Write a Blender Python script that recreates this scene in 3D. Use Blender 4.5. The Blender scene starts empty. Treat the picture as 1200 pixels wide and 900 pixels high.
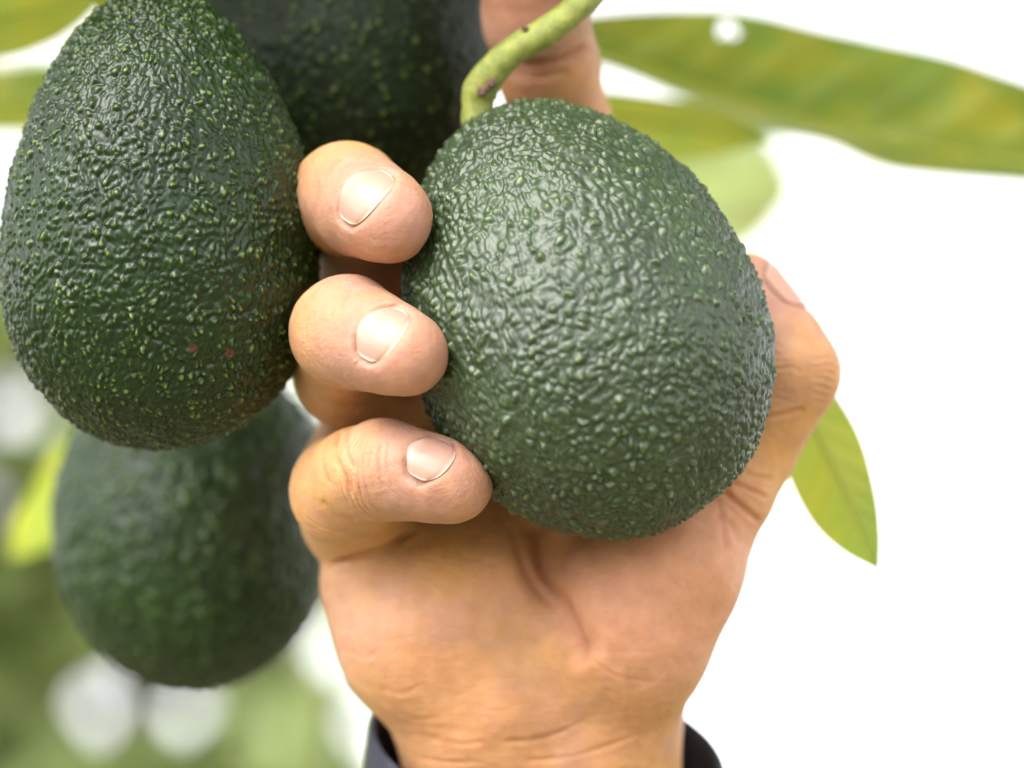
import bpy, math
import numpy as np
from mathutils import Vector, Matrix

# ------------------------------------------------------------------ camera, sky, sun, exposure
S = 0.155            # millimetres per photo pixel in the plane the lens is aimed at
D = 600.0            # millimetres from the lens to that plane
PITCH = math.radians(13)
CAM = np.array([0.0, -0.58, 1.45])
RIGHT = np.array([1.0, 0, 0]); FWD = np.array([0, math.cos(PITCH), math.sin(PITCH)])
UP = np.array([0, -math.sin(PITCH), math.cos(PITCH)])
ORG = CAM + FWD * D * 0.001

scene = bpy.context.scene
col = scene.collection
cam_d = bpy.data.cameras.new('camera'); cam = bpy.data.objects.new('camera', cam_d); col.objects.link(cam)
cam.matrix_world = Matrix(((RIGHT[0], UP[0], -FWD[0], CAM[0]), (RIGHT[1], UP[1], -FWD[1], CAM[1]),
                           (RIGHT[2], UP[2], -FWD[2], CAM[2]), (0, 0, 0, 1)))
cam_d.sensor_width = 36; cam_d.lens = 36 * D / (1200 * S)
cam_d.clip_start = 0.02; cam_d.clip_end = 5000
cam_d.dof.use_dof = True; cam_d.dof.focus_distance = (D - 16) * 0.001
cam_d.dof.aperture_fstop = 6.2; cam_d.dof.aperture_blades = 0
scene.camera = cam

SUN_DIR = Vector((-0.46, -0.58, 0.67)).normalized()      # towards the sun
world = bpy.data.worlds.new('World'); scene.world = world; world.use_nodes = True
wn = world.node_tree.nodes; wl = world.node_tree.links
sky = wn.new('ShaderNodeTexSky'); sky.sky_type = 'NISHITA'; sky.sun_disc = False
sky.sun_elevation = math.asin(SUN_DIR.z)
sky.sun_rotation = math.atan2(SUN_DIR.x, SUN_DIR.y)
sky.air_density = 1.0; sky.dust_density = 1.0; sky.ozone_density = 1.0
hs = wn.new('ShaderNodeHueSaturation'); hs.inputs['Saturation'].default_value = 0.06   # a bright veil of cloud
wl.new(sky.outputs[0], hs.inputs['Color']); wl.new(hs.outputs[0], wn['Background'].inputs['Color'])
wn['Background'].inputs['Strength'].default_value = 0.15
sun_d = bpy.data.lights.new('sun', 'SUN'); sun_d.energy = 1.4; sun_d.angle = math.radians(38); sun_d.color = (1, 0.95, 0.87)
sun = bpy.data.objects.new('sun', sun_d); col.objects.link(sun)
sun.rotation_euler = SUN_DIR.to_track_quat('Z', 'Y').to_euler(); sun.location = (-2, -2, 5)
scene.view_settings.view_transform = 'Standard'; scene.view_settings.look = 'None'
scene.view_settings.exposure = 1.82; scene.view_settings.gamma = 1.0
scene.cycles.use_denoising = True
scene.cycles.max_bounces = 10; scene.cycles.transparent_max_bounces = 8

# ------------------------------------------------------------------ helpers
def P(px, py, z=0.0):
    f = (D - z) / D
    return np.array([(px - 600) * S * f, (450 - py) * S * f, z])
def W(v):                                     # local millimetres (x right, y up, z to the lens) -> world metres
    v = np.asarray(v, float)
    return ORG + 0.001 * (v[..., 0:1] * RIGHT + v[..., 1:2] * UP - v[..., 2:3] * FWD)
def nrm(v):
    v = np.asarray(v, float); return v / np.linalg.norm(v)

def hash3(i, j, k, s):
    with np.errstate(over='ignore'):
        h = (i.astype(np.uint32) * np.uint32(73856093)) ^ (j.astype(np.uint32) * np.uint32(19349663)) ^ \
            (k.astype(np.uint32) * np.uint32(83492791)) ^ np.uint32((s * 2654435761 + 977) & 0xffffffff)
        h ^= h >> np.uint32(16); h *= np.uint32(0x7feb352d); h ^= h >> np.uint32(15)
        h *= np.uint32(0x846ca68b); h ^= h >> np.uint32(16)
    return h.astype(np.float64) / 4294967295.0
def vnoise(p, s=0):                           # value noise, 0..1
    b = np.floor(p).astype(np.int64); f = p - b; f = f * f * (3 - 2 * f); r = 0
    for dx in (0, 1):
        for dy in (0, 1):
            for dz in (0, 1):
                w = (f[:, 0] if dx else 1 - f[:, 0]) * (f[:, 1] if dy else 1 - f[:, 1]) * (f[:, 2] if dz else 1 - f[:, 2])
                r = r + w * hash3(b[:, 0] + dx, b[:, 1] + dy, b[:, 2] + dz, s)
    return r
def worley(p, s=0):                           # F1, F2, random of the nearest cell
    b = np.floor(p).astype(np.int64)
    f1 = np.full(len(p), 9.0); f2 = f1.copy(); rid = np.zeros(len(p))
    for dx in (-1, 0, 1):
        for dy in (-1, 0, 1):
            for dz in (-1, 0, 1):
                i, j, k = b[:, 0] + dx, b[:, 1] + dy, b[:, 2] + dz
                q = np.stack([i + hash3(i, j, k, s), j + hash3(i, j, k, s + 1), k + hash3(i, j, k, s + 2)], 1)
                d = np.sqrt(((q - p) ** 2).sum(1))
                c = d < f1
                f2 = np.where(c, f1, np.minimum(f2, d)); rid = np.where(c, hash3(i, j, k, s + 3), rid)
                f1 = np.where(c, d, f1)
    return f1, f2, rid
def sstep(a, b, x):
    t = np.clip((x - a) / (b - a), 0, 1); return t * t * (3 - 2 * t)

def mesh_obj(name, verts, faces, mat, parent=None, attrs=None, smooth=True, origin=None, world_space=False):
    """faces: (n,4) or (n,3) int array, or list of tuples"""
    v = np.asarray(verts, float)
    if not world_space: v = W(v)
    me = bpy.data.meshes.new(name)
    o = bpy.data.objects.new(name, me); col.objects.link(o)
    loc = np.zeros(3)
    if parent is not None:
        o.parent = parent; loc = np.array(parent.get('_o', (0, 0, 0)))
        v = v - loc
    elif origin is not None:
        loc = np.asarray(origin, float); o.location = loc; v = v - loc
    if isinstance(faces, np.ndarray):
        n, k = faces.shape
        me.vertices.add(len(v)); me.vertices.foreach_set('co', v.astype(np.float32).ravel())
        me.loops.add(n * k); me.loops.foreach_set('vertex_index', faces.astype(np.int32).ravel())
        me.polygons.add(n); me.polygons.foreach_set('loop_start', np.arange(0, n * k, k, dtype=np.int32))
        me.update(calc_edges=True)
    else:
        me.from_pydata(v.tolist(), [], faces); me.update()
    if smooth: me.polygons.foreach_set('use_smooth', np.ones(len(me.polygons), bool))
    for an, av in (attrs or {}).items():
        av = np.asarray(av, np.float32)
        if av.ndim == 1:
            a = me.attributes.new(an, 'FLOAT', 'POINT'); a.data.foreach_set('value', av)
        else:
            a = me.attributes.new(an, 'FLOAT_COLOR', 'POINT')
            a.data.foreach_set('color', np.c_[av, np.ones(len(av), np.float32)].ravel().astype(np.float32))
    me.materials.append(mat)
    return o
def empty(name, loc_local, label, cat, group=None):
    o = bpy.data.objects.new(name, None); col.objects.link(o); o.empty_display_size = 0.02
    w = W(np.asarray(loc_local, float)); o.location = w; o['_o'] = [float(x) for x in w]
    o['label'] = label; o['category'] = cat
    if group: o['group'] = group
    return o
def grid_faces(nu, nv, wrap_u=False):          # vertices laid out [u][v]
    u = np.arange(nu if wrap_u else nu - 1)[:, None]; v = np.arange(nv - 1)[None]
    u2 = (u + 1) % nu
    return np.stack([u * nv + v, u2 * nv + v, u2 * nv + v + 1, u * nv + v + 1], -1).reshape(-1, 4)
def spline(pts, n):                            # Catmull-Rom through rows of pts
    p = np.asarray(pts, float); p = np.vstack([2 * p[0] - p[1], p, 2 * p[-1] - p[-2]])
    t = np.linspace(0, len(p) - 3 - 1e-9, n); i = t.astype(int); f = (t - i)[:, None]
    a, b, c, d = p[i], p[i + 1], p[i + 2], p[i + 3]
    return 0.5 * (2 * b + (c - a) * f + (2 * a - 5 * b + 4 * c - d) * f ** 2 + (3 * b - 3 * c + d - a) * f ** 3)
def tube(path, rad, seg=16, cap=True, wob=None):
    p = np.asarray(path, float); n = len(p); t = np.gradient(p, axis=0); t /= np.linalg.norm(t, axis=1)[:, None]
    u = np.cross(t[0], [0.3, 0.2, 1.0]); u /= np.linalg.norm(u); V = []
    r = np.broadcast_to(rad, (n,))
    a = np.linspace(0, 2 * np.pi, seg, endpoint=False)
    for i in range(n):
        u = u - t[i] * (u @ t[i]); u /= np.linalg.norm(u); w = np.cross(t[i], u)
        rr = r[i] * (1 if wob is None else wob(i, a))
        V.append(p[i] + (np.cos(a) * rr)[:, None] * u + (np.sin(a) * rr)[:, None] * w)
    V = np.concatenate(V); F = []
    for i in range(n - 1):
        for j in range(seg):
            k = (j + 1) % seg; F.append((i * seg + j, i * seg + k, (i + 1) * seg + k, (i + 1) * seg + j))
    if cap:
        V = np.vstack([V, p[0] - t[0] * r[0] * .3, p[-1] + t[-1] * r[-1] * .3]); a0 = n * seg
        for j in range(seg):
            k = (j + 1) % seg
            F.append((a0, k, j)); F.append((a0 + 1, (n - 1) * seg + j, (n - 1) * seg + k))
    return V, F

# ------------------------------------------------------------------ materials
def new_mat(name):
    m = bpy.data.materials.new(name); m.use_nodes = True
    return m, m.node_tree.nodes, m.node_tree.links, m.node_tree.nodes['Principled BSDF']
def N(nodes, t, **kw):
    n = nodes.new(t)
    for k, v in kw.items():
        if k in n.inputs: n.inputs[k].default_value = v
        else: setattr(n, k, v)
    return n
def ramp(nodes, stops):
    r = nodes.new('ShaderNodeValToRGB'); e = r.color_ramp.elements
    while len(e) < len(stops): e.new(0.5)
    for i, (p, c) in enumerate(stops): e[i].position = p; e[i].color = (*c, 1)
    return r

def skin_material():
    m, n, l, b = new_mat('skin')
    a = N(n, 'ShaderNodeAttribute', attribute_name='col')
    tc = N(n, 'ShaderNodeNewGeometry')
    no = N(n, 'ShaderNodeTexNoise', Scale=260.0, Detail=5.0, Roughness=0.6); l.new(tc.outputs['Position'], no.inputs['Vector'])
    rp = ramp(n, [(0.3, (0.90, 0.86, 0.84)), (0.7, (1.08, 1.10, 1.10))]); l.new(no.outputs['Fac'], rp.inputs['Fac'])
    mx = N(n, 'ShaderNodeMix', data_type='RGBA', blend_type='MULTIPLY'); mx.inputs['Factor'].default_value = 1
    l.new(a.outputs['Color'], mx.inputs[6]); l.new(rp.outputs['Color'], mx.inputs[7]); l.new(mx.outputs[2], b.inputs['Base Color'])
    b.inputs['Subsurface Weight'].default_value = 0.7
    b.inputs['Subsurface Radius'].default_value = (1.0, 0.36, 0.2); b.inputs['Subsurface Scale'].default_value = 0.0042
    b.inputs['Roughness'].default_value = 0.55; b.inputs['IOR'].default_value = 1.40
    # skin relief: fine cells, pores and faint furrows
    v = N(n, 'ShaderNodeTexVoronoi', Scale=1300.0, feature='DISTANCE_TO_EDGE'); l.new(tc.outputs['Position'], v.inputs['Vector'])
    n2 = N(n, 'ShaderNodeTexNoise', Scale=900.0, Detail=4.0, Roughness=0.65); l.new(tc.outputs['Position'], n2.inputs['Vector'])
    n3 = N(n, 'ShaderNodeTexNoise', Scale=220.0, Detail=3.0); l.new(tc.outputs['Position'], n3.inputs['Vector'])
    m1 = N(n, 'ShaderNodeMath', operation='MULTIPLY'); m1.inputs[1].default_value = 0.5; l.new(v.outputs['Distance'], m1.inputs[0])
    m2 = N(n, 'ShaderNodeMath', operation='ADD'); l.new(m1.outputs[0], m2.inputs[0]); l.new(n2.outputs['Fac'], m2.inputs[1])
    m3 = N(n, 'ShaderNodeMath', operation='MULTIPLY_ADD'); l.new(n3.outputs['Fac'], m3.inputs[0]); m3.inputs[1].default_value = 1.2; l.new(m2.outputs[0], m3.inputs[2])
    last = m3.outputs[0]
    for rot, sc in ((0.5, (260, 1500, 500)), (-0.6, (240, 1300, 500)), (1.5, (300, 1200, 600))):      # fine crossing furrows
        mp = N(n, 'ShaderNodeMapping'); mp.inputs['Rotation'].default_value = (0.0, rot, 0.0); mp.inputs['Scale'].default_value = (sc[0], sc[2], sc[1]); l.new(tc.outputs['Position'], mp.inputs['Vector'])
        fn = N(n, 'ShaderNodeTexNoise', Scale=1.0, Detail=2.0); l.new(mp.outputs[0], fn.inputs['Vector'])
        ma = N(n, 'ShaderNodeMath', operation='MULTIPLY_ADD'); l.new(fn.outputs['Fac'], ma.inputs[0]); ma.inputs[1].default_value = 0.3; l.new(last, ma.inputs[2]); last = ma.outputs[0]
    bp = N(n, 'ShaderNodeBump', Strength=0.55, Distance=0.00035); l.new(last, bp.inputs['Height']); l.new(bp.outputs[0], b.inputs['Normal'])
    return m
def nail_material():
    m, n, l, b = new_mat('fingernail')
    a = N(n, 'ShaderNodeAttribute', attribute_name='col'); l.new(a.outputs['Color'], b.inputs['Base Color'])
    b.inputs['Roughness'].default_value = 0.32; b.inputs['Specular IOR Level'].default_value = 0.5; b.inputs['Subsurface Weight'].default_value = 0.25
    b.inputs['Subsurface Radius'].default_value = (1, .5, .4); b.inputs['Subsurface Scale'].default_value = 0.0015
    return m
def avocado_material(name, valley, flank, speck, rough=0.36, spec=0.5):
    m, n, l, b = new_mat(name)
    h = N(n, 'ShaderNodeAttribute', attribute_name='h'); t = N(n, 'ShaderNodeAttribute', attribute_name='tint')
    rp = ramp(n, [(0.0, valley), (0.45, flank), (0.72, [0.5 * (x + y) for x, y in zip(flank, speck)]), (1.0, speck)])
    l.new(h.outputs['Fac'], rp.inputs['Fac'])
    g = N(n, 'ShaderNodeNewGeometry')
    no = N(n, 'ShaderNodeTexNoise', Scale=55.0, Detail=4.0); l.new(g.outputs['Position'], no.inputs['Vector'])
    r2 = ramp(n, [(0.3, (0.72, 0.74, 0.7)), (0.7, (1.2, 1.2, 1.15))]); l.new(no.outputs['Fac'], r2.inputs['Fac'])
    mx = N(n, 'ShaderNodeMix', data_type='RGBA', blend_type='MULTIPLY'); mx.inputs['Factor'].default_value = 1
    l.new(rp.outputs['Color'], mx.inputs[6]); l.new(r2.outputs['Color'], mx.inputs[7])
    m2 = N(n, 'ShaderNodeMix', data_type='RGBA'); l.new(t.outputs['Fac'], m2.inputs['Factor'])
    l.new(mx.outputs[2], m2.inputs[6]); m2.inputs[7].default_value = (0.085, 0.035, 0.02, 1)      # small brown scars
    l.new(m2.outputs[2], b.inputs['Base Color'])
    b.inputs['Roughness'].default_value = rough; b.inputs['IOR'].default_value = 1.45
    b.inputs['Specular IOR Level'].default_value = spec
    n2 = N(n, 'ShaderNodeTexNoise', Scale=1500.0, Detail=3.0); l.new(g.outputs['Position'], n2.inputs['Vector'])
    bp = N(n, 'ShaderNodeBump', Strength=0.25, Distance=0.0002); l.new(n2.outputs['Fac'], bp.inputs['Height']); l.new(bp.outputs[0], b.inputs['Normal'])
    return m
def leaf_material(name, base, trans, weight=0.5, rough=0.3, patch=(0.30, 0.28, 0.02)):
    m, n, l, b = new_mat(name)
    out = n['Material Output']
    g = N(n, 'ShaderNodeNewGeometry')
    vein = N(n, 'ShaderNodeAttribute', attribute_name='vein'); rnd = N(n, 'ShaderNodeAttribute', attribute_name='rnd')
    no = N(n, 'ShaderNodeTexNoise', Scale=60.0, Detail=4.0); l.new(g.outputs['Position'], no.inputs['Vector'])
    r = ramp(n, [(0.42, base), (0.62, [0.75 * x + 0.25 * y for x, y in zip(base, patch)])]); l.new(no.outputs['Fac'], r.inputs['Fac'])
    r2 = ramp(n, [(0.40, trans), (0.66, patch)]); l.new(no.outputs['Fac'], r2.inputs['Fac'])
    def veined(src, c):
        x = N(n, 'ShaderNodeMix', data_type='RGBA'); l.new(vein.outputs['Fac'], x.inputs['Factor'])
        l.new(src, x.inputs[6]); x.inputs[7].default_value = (*c, 1)
        y = N(n, 'ShaderNodeHueSaturation'); l.new(x.outputs[2], y.inputs['Color'])
        mr = N(n, 'ShaderNodeMapRange'); mr.inputs[3].default_value = 0.6; mr.inputs[4].default_value = 1.35
        l.new(rnd.outputs['Fac'], mr.inputs[0]); l.new(mr.outputs[0], y.inputs['Value']); return y.outputs[0]
    c1 = veined(r.outputs['Color'], (0.24, 0.30, 0.07)); c2 = veined(r2.outputs['Color'], (0.66, 0.70, 0.20))
    l.new(c1, b.inputs['Base Color']); b.inputs['Roughness'].default_value = rough
    tr = N(n, 'ShaderNodeBsdfTranslucent'); l.new(c2, tr.inputs['Color'])
    ms = N(n, 'ShaderNodeMixShader', Fac=weight); l.new(b.outputs[0], ms.inputs[1]); l.new(tr.outputs[0], ms.inputs[2])
    l.new(ms.outputs[0], out.inputs['Surface'])
    bp = N(n, 'ShaderNodeBump', Strength=0.3, Distance=0.0006); l.new(vein.outputs['Fac'], bp.inputs['Height']); l.new(bp.outputs[0], b.inputs['Normal'])
    return m
def noise_material(name, c1, c2, scale, rough=0.7, bump=0.0, dist=0.001):
    m, n, l, b = new_mat(name); g = N(n, 'ShaderNodeNewGeometry')
    no = N(n, 'ShaderNodeTexNoise', Scale=scale, Detail=6.0, Roughness=0.6); l.new(g.outputs['Position'], no.inputs['Vector'])
    r = ramp(n, [(0.3, c1), (0.7, c2)]); l.new(no.outputs['Fac'], r.inputs['Fac']); l.new(r.outputs['Color'], b.inputs['Base Color'])
    b.inputs['Roughness'].default_value = rough
    if bump:
        bp = N(n, 'ShaderNodeBump', Strength=bump, Distance=dist); l.new(no.outputs['Fac'], bp.inputs['Height']); l.new(bp.outputs[0], b.inputs['Normal'])
    return m
def cloth_material():
    m, n, l, b = new_mat('navy_cloth'); g = N(n, 'ShaderNodeNewGeometry')
    w = N(n, 'ShaderNodeTexWave', Scale=900.0, Distortion=0.8, bands_direction='DIAGONAL'); l.new(g.outputs['Position'], w.inputs['Vector'])
    no = N(n, 'ShaderNodeTexNoise', Scale=140.0, Detail=6.0); l.new(g.outputs['Position'], no.inputs['Vector'])
    r = ramp(n, [(0.3, (0.018, 0.020, 0.040)), (0.6, (0.034, 0.036, 0.066)), (0.8, (0.08, 0.08, 0.11))]); l.new(no.outputs['Fac'], r.inputs['Fac'])
    l.new(r.outputs['Color'], b.inputs['Base Color']); b.inputs['Roughness'].default_value = 0.85
    b.inputs['Sheen Weight'].default_value = 0.06
    bp = N(n, 'ShaderNodeBump', Strength=0.9, Distance=0.0005); l.new(w.outputs['Fac'], bp.inputs['Height']); l.new(bp.outputs[0], b.inputs['Normal'])
    return m

M_SKIN = skin_material(); M_NAIL = nail_material(); M_CLOTH = cloth_material()
M_AVO = avocado_material('avocado_skin', (0.007, 0.018, 0.005), (0.025, 0.054, 0.014), (0.11, 0.16, 0.04), 0.48, 0.95)
M_AVO_MID = avocado_material('green_avocado_skin', (0.005, 0.015, 0.004), (0.018, 0.046, 0.010), (0.08, 0.13, 0.025), 0.42, 0.45)
M_AVO_DARK = avocado_material('dark_avocado_skin', (0.005, 0.013, 0.004), (0.011, 0.034, 0.006), (0.15, 0.19, 0.03), 0.32, 0.45)
M_AVO_SHADED = avocado_material('shaded_avocado_skin', (0.003, 0.005, 0.003), (0.009, 0.021, 0.005), (0.08, 0.10, 0.012), 0.46, 0.2)  # shade on the rear avocado put in as a darker skin colour
M_STEM = noise_material('green_stem', (0.13, 0.16, 0.03), (0.29, 0.31, 0.06), 420.0, 0.62, 0.6, 0.0006)
M_BUD = noise_material('brown_bud', (0.04, 0.018, 0.012), (0.20, 0.11, 0.07), 900.0, 0.7, 0.4, 0.0003)
M_BARK = noise_material('bark', (0.06, 0.045, 0.03), (0.16, 0.13, 0.10), 40.0, 0.9, 0.6, 0.004)
M_GROUND = noise_material('orchard_ground', (0.13, 0.13, 0.06), (0.26, 0.23, 0.13), 1.5, 0.95)
M_LEAF = leaf_material('avocado_leaf', (0.07, 0.12, 0.03), (0.34, 0.47, 0.09), 0.58, 0.3, (0.58, 0.54, 0.06))
M_LEAF_YOUNG = leaf_material('young_avocado_leaf', (0.13, 0.18, 0.03), (0.52, 0.66, 0.10), 0.65, 0.35, (0.66, 0.64, 0.07))
M_RIB = leaf_material('leaf_midrib', (0.22, 0.27, 0.07), (0.80, 0.85, 0.32), 0.75, 0.4, (0.85, 0.85, 0.3))
M_LEAF_BG = leaf_material('orchard_foliage', (0.22, 0.30, 0.17), (0.62, 0.76, 0.38), 0.55, 0.3)  # veiling haze and glare put into the leaf colour as extra paleness

# ------------------------------------------------------------------ ground
g = 400.0
gy, gx = np.meshgrid(np.linspace(-g, g, 41), np.linspace(-g, g, 41))
gz = 0.25 * np.sin(gx * 0.06) * np.cos(gy * 0.05) * np.clip(np.hypot(gx, gy) / 60, 0, 1)
gr = mesh_obj('ground', np.stack([gx, gy, gz], -1).reshape(-1, 3), grid_faces(41, 41), M_GROUND, world_space=True)
gr['kind'] = 'structure'

# ------------------------------------------------------------------ avocados
MAIN = dict(c=np.array([12.3, 12.6, 0.0]), ax=nrm((-0.36, 0.85, -0.368)), L=85.0, Wd=64.2, k=0.10)
def avo_frame(a):
    ax = a['ax']; u = nrm(np.cross(ax, [0, 0, 1.0])); return ax, u, np.cross(ax, u)
def avo_profile(ct, k):                         # radius / (W/2) at cos(theta)
    th = np.linspace(0, np.pi, 400); q = (np.sin(th) * np.exp(k * np.cos(th))).max()
    return np.sqrt(np.clip(1 - ct * ct, 0, 1)) * np.exp(k * ct) / q
def avocado(a, nu, nv, mat, label, seed, cell=2.1, amp=0.5, scars=(), speckle=1.0):
    ax, u, v = avo_frame(a)
    th = np.linspace(0.004, np.pi - 0.004, nv)[None]; ph = np.linspace(0, 2 * np.pi, nu, endpoint=False)[:, None]
    r = avo_profile(np.cos(th), a['k']) * a['Wd'] / 2
    s = -a['L'] / 2 * np.cos(th)
    n0 = np.stack([np.cos(ph) + 0 * th, np.sin(ph) + 0 * th, 0 * ph + 0 * th], -1)
    X = np.stack([r * np.cos(ph), r * np.sin(ph), s + 0 * ph], -1)
    du = np.stack([-np.sin(ph) + 0 * th, np.cos(ph) + 0 * th, 0 * ph + 0 * th], -1)
    dv = np.gradient(X, axis=1); nn = np.cross(du, dv); nn /= np.linalg.norm(nn, axis=-1, keepdims=True) + 1e-12
    nn *= np.sign((nn * X).sum(-1, keepdims=True) + 1e-9)
    X = X.reshape(-1, 3); nn = nn.reshape(-1, 3)
    low = vnoise(X / 19 + 31 * seed, seed) - 0.5
    low2 = vnoise(X / 8 + 7 * seed, seed + 4) - 0.5
    warp = np.stack([vnoise(X / 3.2 + 11, seed + 5), vnoise(X / 3.2 + 23, seed + 6), vnoise(X / 3.2 + 37, seed + 7)], 1) - 0.5
    Q = X + 1.5 * warp
    Q[:, 2] *= 0.80
    f1, f2, rid = worley(Q / cell, seed + 11)
    e1 = np.clip((f2 - f1) / 0.55, 0, 1)
    dome = np.clip(1 - (f1 / 0.80) ** 2, 0, 1) ** 0.8 * sstep(0, 0.9, e1) ** 0.6 * (0.25 + 0.95 * rid ** 1.2)
    g1, g2, gid = worley(Q / (cell * 0.52) + 5.3, seed + 21)
    small = np.clip(1 - (g1 / 0.75) ** 2, 0, 1) * (gid > 0.35) * gid
    pock = sstep(0.62, 0.75, vnoise(X / 4.1 + 3, seed + 9))
    rg = 1 - np.abs(2 * vnoise(Q / (cell * 0.85) + 13, seed + 31) - 1); rg2 = 1 - np.abs(2 * vnoise(Q / (cell * 1.6) + 17, seed + 32) - 1)
    h = 0.66 * dome + 0.26 * small + 0.30 * rg ** 1.5 + 0.18 * rg2
    disp = amp * (h - 0.5) + 0.9 * low + 0.5 * low2 - 0.2 * amp * pock
    polefade = np.minimum(1, (np.minimum(th, np.pi - th) / 0.08)).repeat(nu, 0).reshape(-1)
    X = X + nn * (disp * polefade)[:, None]
    # colour driver: pale specks on top of the larger warts
    speck = speckle * (sstep(0.36, 0.10, f1) * (rid > 0.30) * 0.60 + sstep(0.32, 0.10, g1) * (gid > 0.62) * 0.55)
    hh = np.clip(0.02 + 0.42 * h + speck, 0, 1)
    tint = np.zeros(len(X))
    loc = a['c'] + X[:, 0:1] * u + X[:, 1:2] * v + X[:, 2:3] * ax
    for (px, py, rad) in scars:
        pp = P(px, py, 0); d = np.hypot(loc[:, 0] - pp[0], loc[:, 1] - pp[1])
        tint = np.maximum(tint, sstep(rad, rad * .3, d + 0.8 * low2) * (loc[:, 2] > a['c'][2]))
    F = grid_faces(nu, nv, True)
    cat = 'avocado'
    e = empty('avocado', a['c'] + a['ax'] * a['L'] / 2, label, cat, 'avocados hanging in the tree')
    mesh_obj('fruit', loc, F, mat, e, {'h': hh, 'tint': tint})
    return e
def add_stem(e, pts, rads, buds=()):
    path = spline(pts, 40); rr = np.interp(np.linspace(0, 1, 40), np.linspace(0, 1, len(rads)), rads)
    rng = np.random.default_rng(3)
    w = rng.normal(0, 0.02, (40, 20))
    V, F = tube(path, rr, 20, True, lambda i, a: 1 + w[i] + 0.05 * np.sin(2 * a + i * .2))
    st = mesh_obj('stem', V, F, M_STEM, e); st['_o'] = e['_o']
    for b in buds:
        c = np.array(b[:3]); r = b[3]
        th, ph = np.meshgrid(np.linspace(0, np.pi, 10), np.linspace(0, 2 * np.pi, 14, endpoint=False))
        dirs = np.stack([np.sin(th) * np.cos(ph), np.sin(th) * np.sin(ph), np.cos(th)], -1).reshape(-1, 3)
        k = 1 + 0.35 * (vnoise(dirs * 2.2 + c, 2) - .5)
        k = np.where(dirs[:, 2] > 0.8, k * 0.6, k)         # sunken top of a shed flower scar
        mesh_obj('bud_scar', c + dirs * (r * k)[:, None], grid_faces(14, 10, True), M_BUD, st)
    return st

held = avocado(MAIN, 760, 440, M_AVO, 'pebbly grey-green avocado held in the hand', 3, 1.65, 1.05, (), 0.5)
top = MAIN['c'] + MAIN['ax'] * MAIN['L'] / 2
add_stem(held, [top - MAIN['ax'] * 3, P(561, 150, -12), P(560, 124, -12), P(563, 106, -11.5), P(578, 82, -10), P(604, 58, -9), P(644, 34, -8), P(688, -2, -10), P(740, -60, -20), P(790, -130, -40)],
         [3.6, 2.9, 2.9, 3.25, 2.75, 2.6, 2.75, 2.6, 2.5, 2.4],
         [(*P(565, 107, -8.0), 1.0), (*P(576, 97, -7.8), 1.0), (*P(571, 103, -8.2), 0.7), (*P(615, 33, -6.2), 0.6)])
LEFT = dict(c=np.array([-64.9, 30.3, -8.0]), ax=nrm((-0.01, 0.995, 0.06)), L=85.0, Wd=58.6, k=0.19)
hang = avocado(LEFT, 800, 460, M_AVO_DARK, 'glossy dark green avocado with yellow specks hanging at far left', 8, 1.35, 0.95, [(236, 409, 0.9), (276, 414, 1.0), (283, 452, 0.6)], 0.78)
add_stem(hang, [LEFT['c'] + LEFT['ax'] * 38, LEFT['c'] + LEFT['ax'] * 46 + [1, 0, -2], LEFT['c'] + LEFT['ax'] * 62 + [6, 0, -6], P(300, -160, -30)], [2.9, 3.1, 2.5, 2.2])
REAR = dict(c=P(402, 20, -62), ax=nrm((0.05, 0.99, -0.1)), L=88.0, Wd=62.5, k=0.18)
rear = avocado(REAR, 420, 240, M_AVO_SHADED, 'shaded dark avocado behind the fingers, cut off by the top edge', 14, 1.6, 0.7)
add_stem(rear, [REAR['c'] + REAR['ax'] * 41, REAR['c'] + REAR['ax'] * 50, REAR['c'] + REAR['ax'] * 66 + [5, 0, -6], P(520, -250, -55)], [2.9, 3.1, 2.5, 2.2])
LOW = dict(c=P(230, 617, -95), ax=nrm((0.03, 0.97, -0.2)), L=70.0, Wd=60.6, k=-0.05)
low_ = avocado(LOW, 420, 240, M_AVO_MID, 'out-of-focus avocado hanging lowest, behind the dark speckled one', 21, 2.0, 1.15)
add_stem(low_, [LOW['c'] + LOW['ax'] * 34, LOW['c'] + LOW['ax'] * 44, LOW['c'] + LOW['ax'] * 70 + [-3, 0, -10], P(200, 180, -125), P(230, -200, -90)], [2.9, 3.1, 2.5, 2.2, 2.2])

# ------------------------------------------------------------------ the hand: one continuous surface grown from a distance field
VOX = 0.6
lo = np.array([-50.0, -98.0, -78.0]); hi = np.array([68.0, 96.0, 42.0])
dims = np.ceil((hi - lo) / VOX).astype(int)
AX = [lo[i] + VOX * np.arange(dims[i]) for i in range(3)]
BIG = 30.0
def box_of(pts, m):
    a = np.min(pts, 0) - m; b = np.max(pts, 0) + m
    i0 = np.clip(np.floor((a - lo) / VOX).astype(int), 0, dims - 1); i1 = np.clip(np.ceil((b - lo) / VOX).astype(int) + 1, 1, dims)
    return tuple(slice(i0[i], i1[i]) for i in range(3))
def coords(sl):
    return (AX[0][sl[0]][:, None, None].astype(np.float32), AX[1][sl[1]][None, :, None].astype(np.float32), AX[2][sl[2]][None, None, :].astype(np.float32))
def smin(a, b, k):
    h = np.clip(0.5 + 0.5 * (b - a) / k, 0, 1); return b + (a - b) * h - k * h * (1 - h)
def smax(a, b, k): return -smin(-a, -b, k)
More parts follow.
